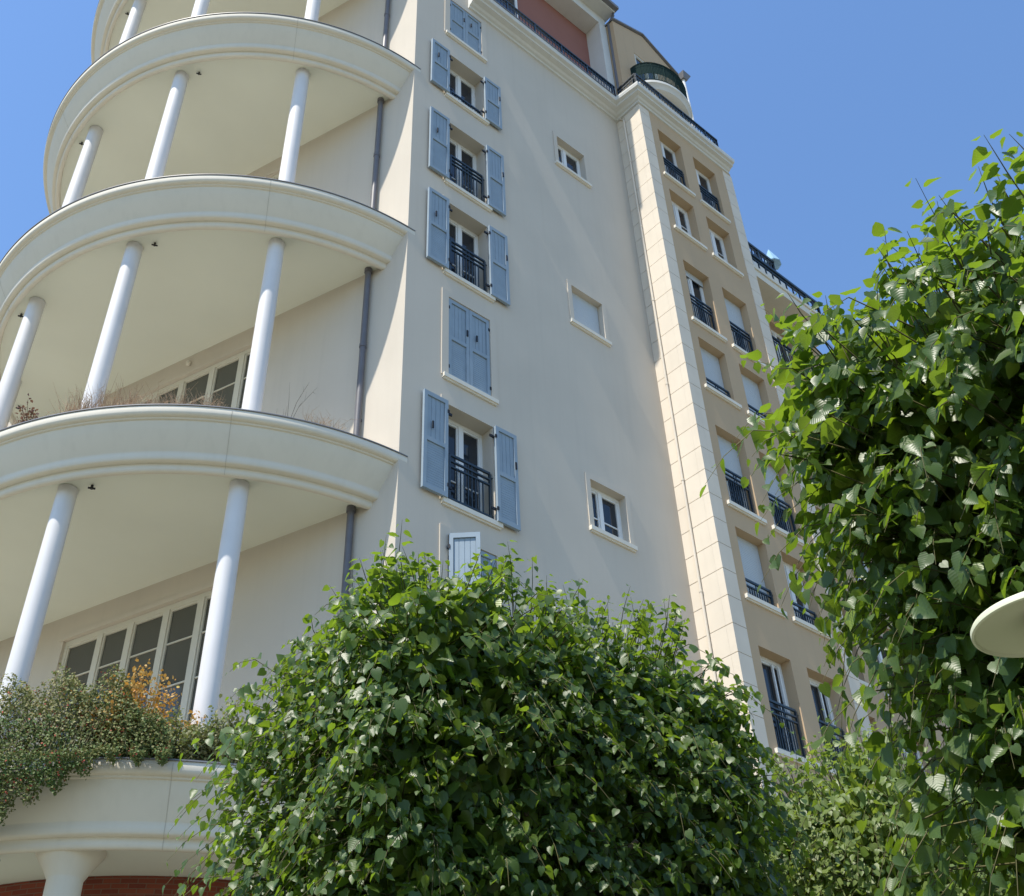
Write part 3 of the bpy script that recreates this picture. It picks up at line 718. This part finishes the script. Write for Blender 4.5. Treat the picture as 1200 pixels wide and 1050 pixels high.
def pleached_tree(label, box, leaf, n_shoot, seed, size=.095, lm='leaf', power=4.5, bump=.22, trunk_r=.11, extra_limbs=(), taper=0.0, wild=24):
    """clipped lime: rounded box crown built of hanging leafy shoots, straight trunk"""
    global rng
    rng = np.random.default_rng(seed)
    (x0, x1), (y0, y1), (z0, z1) = box
    c = np.array([(x0 + x1) / 2, (y0 + y1) / 2, (z0 + z1) / 2]); h = np.array([(x1 - x0) / 2, (y1 - y0) / 2, (z1 - z0) / 2])
    root = empty('linden_tree', label, 'tree', (c[0], c[1], 0), 'clipped linden trees in front of the building')
    tm = MB()
    tm.tube([(c[0], c[1], 0), (c[0] + .02, c[1], z0 * .6), (c[0], c[1] + .02, z0 + .2), (c[0] + .03, c[1], c[2] + h[2] * .5)], [trunk_r * 1.25, trunk_r, trunk_r * .9, trunk_r * .35], 14)
    r2 = random.Random(seed)
    for k in range(16):
        a = k * 2.4; zs = z0 + .1 + (z1 - z0) * .55 * r2.random(); e_ = np.array([math.cos(a) * h[0] * .85, math.sin(a) * h[1] * .85, h[2] * r2.uniform(.15, .5)])
        p0 = np.array([c[0], c[1], zs]); p1 = p0 + e_ * .5 + np.array([0, 0, .05]); p2 = p0 + e_
        p2[2] = min(p2[2], z1 - .25)
        tm.tube([tuple(p0), tuple(p1), tuple(p2)], [trunk_r * .42, trunk_r * .28, trunk_r * .12], 8)
    for pts, rd in extra_limbs: tm.tube(pts, rd, 12)
    to = tm.build('trunk', MT['trunk'], zoff=0, smooth=True); adopt(to, root)
    # surface points of a superellipsoid
    d_ = rand_unit(n_shoot * 3)
    sc = (np.abs(d_ / 1.0) ** power).sum(1) ** (-1 / power)
    P = d_ * sc[:, None]                        # in the unit box
    keep = rng.random(len(P)) < np.clip(1.0 - .25 * (P[:, 2] < -.9), 0, 1)
    P = P[keep][:n_shoot]
    pw = c + P * h
    if taper: pw[:, :2] = c[:2] + (pw[:, :2] - c[:2]) * (1 - taper * np.minimum(1 - (pw[:, 2] - z0) / (z1 - z0), .52))[:, None]
    nrm = np.sign(P) * np.abs(P) ** (power - 1) / h; nrm /= np.linalg.norm(nrm, axis=1)[:, None]
    nz = noise3(pw, seed, 4.5) * .6 + noise3(pw, seed + 1, 9.0) * .4
    depth = rng.random(len(pw)) ** 1.5 * .55     # shoots start at different depths
    base = pw + nrm * (nz * bump - depth)[:, None]
    tone_c = np.clip(.5 + .5 * noise3(pw, seed + 2, 3.0), 0, 1)
    groups_pos, groups_tip, groups_n, groups_s, groups_t = [], [], [], [], []
    tw = MB()
    for i in range(len(base)):
        upw = nrm[i, 2]
        L = rng.uniform(.18, .45) if upw < .55 else rng.uniform(.15, .38)
        if i < wild: L = rng.uniform(.4, .6)
        nl = int(5 + L * 11)
        d0 = nrm[i] * .8 + rng.normal(0, .35, 3); d0[2] += .25 if upw < .55 else .9
        if i < wild and upw < .55: d0[2] += .6
        d0 /= np.linalg.norm(d0)
        t = np.linspace(.12, 1, nl); droop = (.9 if upw < .55 else .12)
        if i < wild: droop *= .4
        pts = base[i] + d0 * (t * L)[:, None]; pts[:, 2] -= droop * L * t ** 2
        if True:
            q = [tuple(base[i] - nrm[i] * .15)] + [tuple(pts[k]) for k in (nl // 3, (2 * nl) // 3, nl - 1)]
            tw.tube(q, [.004, .003, .002, .001], 3, False)
        sgn = np.where(np.arange(nl) % 2 == 0, 1., -1.)
        tang = np.gradient(pts, axis=0); tang /= np.linalg.norm(tang, axis=1)[:, None] + 1e-9
        side = np.cross(tang, np.array([0, 0, 1.])); side /= np.linalg.norm(side, axis=1)[:, None] + 1e-9
        sz = size * rng.uniform(.5, 1.2, nl) * (1 - .45 * t ** 2)
        if i < wild: sz *= .9
        tip = side * (sgn * .8)[:, None] + tang * .5 + rng.normal(0, .35, (nl, 3)); tip[:, 2] -= rng.uniform(.3, 1.3, nl)
        ln = nrm[i] * .45 + rng.normal(0, .55, (nl, 3)) + np.array(sdir) * .65; ln[:, 2] += rng.uniform(.0, .9, nl)
        groups_pos.append(pts + side * (sgn * .02)[:, None]); groups_tip.append(tip); groups_n.append(ln); groups_s.append(sz)
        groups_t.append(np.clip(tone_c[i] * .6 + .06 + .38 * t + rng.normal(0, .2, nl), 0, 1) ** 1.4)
    # loose inner leaves so the heart of the crown is leafy too
    ni = n_shoot * 5
    pi_ = rng.uniform(-.86, .86, (ni, 3)); ax_ = rng.integers(0, 3, ni); pi_[np.arange(ni), ax_] = np.sign(pi_[np.arange(ni), ax_]) * rng.uniform(.42, .78, ni); pi_ = c + pi_ * h
    if taper: pi_[:, :2] = c[:2] + (pi_[:, :2] - c[:2]) * (1 - taper * np.minimum(1 - (pi_[:, 2] - z0) / (z1 - z0), .52))[:, None]
    groups_pos.append(pi_); t_ = rng.normal(0, .6, (ni, 3)); t_[:, 2] -= .7; groups_tip.append(t_)
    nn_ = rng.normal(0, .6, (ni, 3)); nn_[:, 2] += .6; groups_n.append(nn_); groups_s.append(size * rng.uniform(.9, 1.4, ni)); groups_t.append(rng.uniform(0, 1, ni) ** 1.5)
    pos, tip, nn_, s_, tn = map(np.concatenate, (groups_pos, groups_tip, groups_n, groups_s, groups_t))
    W, faces, per = leaves_arrays(pos, tip, nn_, s_)
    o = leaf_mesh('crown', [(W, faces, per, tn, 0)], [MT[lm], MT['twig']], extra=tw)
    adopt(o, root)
    return root

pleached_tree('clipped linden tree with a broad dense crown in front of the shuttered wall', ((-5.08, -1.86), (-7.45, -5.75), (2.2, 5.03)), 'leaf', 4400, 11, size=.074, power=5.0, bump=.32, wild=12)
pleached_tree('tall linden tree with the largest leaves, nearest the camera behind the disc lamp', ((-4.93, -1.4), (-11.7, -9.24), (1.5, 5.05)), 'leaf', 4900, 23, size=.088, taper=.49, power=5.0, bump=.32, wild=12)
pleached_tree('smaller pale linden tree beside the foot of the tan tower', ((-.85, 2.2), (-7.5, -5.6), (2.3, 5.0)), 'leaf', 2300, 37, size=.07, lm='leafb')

# ------------------------------------------------------------------ disc lamp
LX, LY, LZ, LR = -5.149, -10.457, 2.95, .1834
lp = empty('garden_lamp', 'post lamp with a flat pale disc shade beside the right-hand tree', 'lamp', (LX, LY, 0))
mb = MB(); mb.lathe([(.0, LZ + .07), (.05, LZ + .065), (.12, LZ + .045), (LR - .004, LZ + .014), (LR, LZ + .008), (LR, LZ - .004), (LR - .006, LZ - .006), (LR - .010, LZ + .002), (.05, LZ + .030), (.0, LZ + .031)], LX, LY, 64)
adopt(mb.build('lamp_shade', MT['lamp'], zoff=0, smooth=True), lp)
mb = MB(); mb.lathe([(.0, LZ + .03), (.040, LZ + .028), (.042, LZ - .05), (.03, LZ - .10), (.022, LZ - .16), (.022, 1.0), (.035, .95), (.04, .05), (.07, .04), (.07, .0)], LX, LY, 24)
adopt(mb.build('post', MT['lampdark'], zoff=0, smooth=True), lp)

# ------------------------------------------------------------------ balcony plants
def tiny_plant(name, label, cat, base, pts, nrm, size, tones, lm, stems, stem_mat='twig', flowers=None, group=None):
    root = empty(name, label, cat, tuple(base), group)
    n = len(pts); tip = rng.normal(0, .8, (n, 3)); tip[:, 2] += rng.uniform(-.4, .6, n)
    nn_ = nrm + rng.normal(0, .5, (n, 3)); nn_[:, 2] += .5
    W, faces, per = leaves_arrays(pts, tip, nn_, size, simple=True)
    gr = [(W, faces, per, tones, 0)]; mats = [MT[lm]]
    if flowers is not None:
        k = len(flowers); W2, f2, p2 = leaves_arrays(flowers, rng.normal(0, 1, (k, 3)), rng.normal(0, 1, (k, 3)), rng.uniform(.02, .035, k), simple=True)
        gr.append((W2, f2, p2, np.zeros(k), 1)); mats.append(MT['redflower'])
    adopt(leaf_mesh('foliage', gr, mats), root)
    if stems: adopt(stems.build('stem', MT[stem_mat], zoff=0, recalc=False), root)
    return root

def arc_pts(deg, rr, z):
    a = np.radians(deg); return np.stack([CX - rr * np.sin(a), CYB - rr * np.cos(a), z + ZB], 1)
rng = np.random.default_rng(5)
ZS = -5.6
# big trailing shrub spilling over the lowest visible balcony
n = 60000
dg = rng.uniform(28.5, 76, n); env = np.clip((dg - 28.3) / 9, 0, 1) ** .7
top = .12 + .98 * env * (1 + .15 * np.sin(dg * .9)); hang = -np.clip((dg - 35) / 17, 0, 1) ** .85 * .95 - .04
hang += .10 * np.sin(dg * 2.3)
t = rng.random(n)
z = hang + (top - hang) * t
bulge = np.where(z > 0, .30 * (1 - np.clip(z / 1.3, 0, 1)) + .02, .16 + .14 * np.clip(1 + z, 0, 1))
rr = 5.80 + bulge * np.sqrt(rng.random(n)) - np.where(z > 0, rng.random(n) * .8 * (1 - .3 * t), -.03)
pp = arc_pts(dg, rr, ZS + z); lum = noise3(pp, 3, 7.0) * .08
pp += (pp - np.array([CX, CYB, ZS + ZB])) * 0 + np.array([0, 0, 1.]) * lum[:, None]
a = np.radians(dg); nn0 = np.stack([-np.sin(a), -np.cos(a), .4 * np.ones(n)], 1)
st = MB()
for k in range(60):
    d_ = rng.uniform(36, 74); p = arc_pts(np.full(4, d_) + np.array([0, .6, 1.0, 1.2]) * rng.normal(), np.array([5.4, 5.8, 5.98, 5.95]), ZS + np.array([-.05, .5, .1, -.5 * min(1, (d_ - 34) / 15)]))
    st.tube([tuple(q) for q in p], [.012, .009, .006, .003], 4, False)
fl_i = rng.choice(n, 1900, replace=False)
tone_s = np.clip(.35 + .35 * noise3(pp, 8, 9.0) + rng.normal(0, .22, n) + .25 * (z > .5), 0, 1)
tiny_plant('trailing_shrub', 'large dusty green shrub with small red flowers trailing over the lowest balcony edge', 'shrub', arc_pts(np.array([52.]), np.array([5.4]), np.array([ZS - .08]))[0],
           pp, nn0, rng.uniform(.022, .045, n), tone_s, 'shrub', st, flowers=pp[fl_i] + nn0[fl_i] * .03)

def bush(name, label, deg, rr, zl, h, w_, n, lm, size, seed, stem_n=14, group=None, cat='shrub', spread=1.0):
    global rng; rng = np.random.default_rng(seed)
    b0 = arc_pts(np.array([deg]), np.array([rr]), np.array([zl - .08]))[0]
    st = MB(); P = []
    for k in range(stem_n):
        d_ = rand_unit(1)[0]; d_[2] = abs(d_[2]) * .6 + .7; d_[:2] *= spread; d_ /= np.linalg.norm(d_)
        L = h * rng.uniform(.6, 1.1); e_ = b0 + d_ * np.array([w_, w_, 1]) * L
        m = (b0 + e_) / 2 + rng.normal(0, .04, 3)
        st.tube([tuple(b0), tuple(m), tuple(e_)], [.010, .006, .003], 4, False)
        q = n // stem_n; t = rng.uniform(.3, 1.05, q)[:, None]
        P.append(b0 + (e_ - b0) * t + rng.normal(0, .075 * w_, (q, 3)))
    P = np.concatenate(P)
    return tiny_plant(name, label, cat, b0, P, rng.normal(0, .6, (len(P), 3)), rng.uniform(.6, 1.2, len(P)) * size, np.clip(rng.normal(.5, .3, len(P)), 0, 1), lm, st, group=group)
bush('orange_shrub', 'orange and yellow leaved bush rising behind the trailing shrub', 35.0, 5.25, ZS, 1.28, .85, 6500, 'orange', .05, 61, 38)
bush('balcony_bush', 'green and tan bush at the foot of the balcony column beside the orange bush', 27.0, 5.5, ZS, .85, .6, 2800, 'mixed', .05, 62, 22)
bush('balcony_bush', 'pale dried bush half hidden behind the big linden on the lowest balcony', 20.5, 5.45, ZS, 1.05, .8, 2600, 'mixed', .055, 63, 22)
bush('purple_shrub', 'sparse purple and red twiggy shrub on the left of the middle balcony', 63.0, 5.45, 0.0, .80, .55, 420, 'purple', .055, 64, 14)
bush('balcony_bush', 'tiny tuft of pale leaves on the rim of the upper round balcony', 88.0, 5.66, 11.2, .42, .5, 120, 'mixed', .05, 65, 8)

def grass(name, label, d0, d1, zl, h, n, seed, mat_='dry', rr=5.52):
    global rng; rng = np.random.default_rng(seed)
    b0 = arc_pts(np.array([(d0 + d1) / 2]), np.array([rr]), np.array([zl - .08]))[0]
    root = empty(name, label, 'grass', tuple(b0), 'dry plants along the middle balcony edge')
    mb = MB()
    for k in range(n):
        dg_ = rng.uniform(d0, d1); b = arc_pts(np.array([dg_]), np.array([rr + rng.normal(0, .07)]), np.array([zl - .08]))[0]
        H = h * rng.uniform(.4, 1.15); ln = rng.normal(0, .28, 2) * H
        m = b + np.array([ln[0] * .4, ln[1] * .4, H * .6]); e_ = b + np.array([ln[0], ln[1], H])
        mb.tube([tuple(b), tuple(m), tuple(e_)], [.005, .0035, .0012], 3, False)
        if rng.random() < .5:
            for q in range(3):
                s0 = m + (e_ - m) * rng.random(); mb.tube([tuple(s0), tuple(s0 + rng.normal(0, .06, 3) + np.array([0, 0, .05]))], [.003, .001], 3, False)
    adopt(mb.build('stalks', MT[mat_], zoff=0, recalc=False), root)
grass('dry_grass', 'wide tuft of dry straw-coloured grass left of the patio window on the middle balcony', 44, 56, 0.0, .62, 420, 71)
grass('dry_grass', 'dry grass standing in front of the patio window on the middle balcony', 29.5, 43, 0.0, .48, 330, 72)
grass('dry_twigs', 'two bare upright dry twigs right of the column on the middle balcony', 19.5, 20.8, 0.0, .95, 6, 73, 'trunk')
grass('dry_twigs', 'short reddish dry tuft beside the grey downpipe on the middle balcony', 11.5, 17, 0.0, .45, 130, 74)
grass('dry_grass', 'scant dry stalks at the far left of the middle balcony', 60, 70, 0.0, .4, 60, 75)
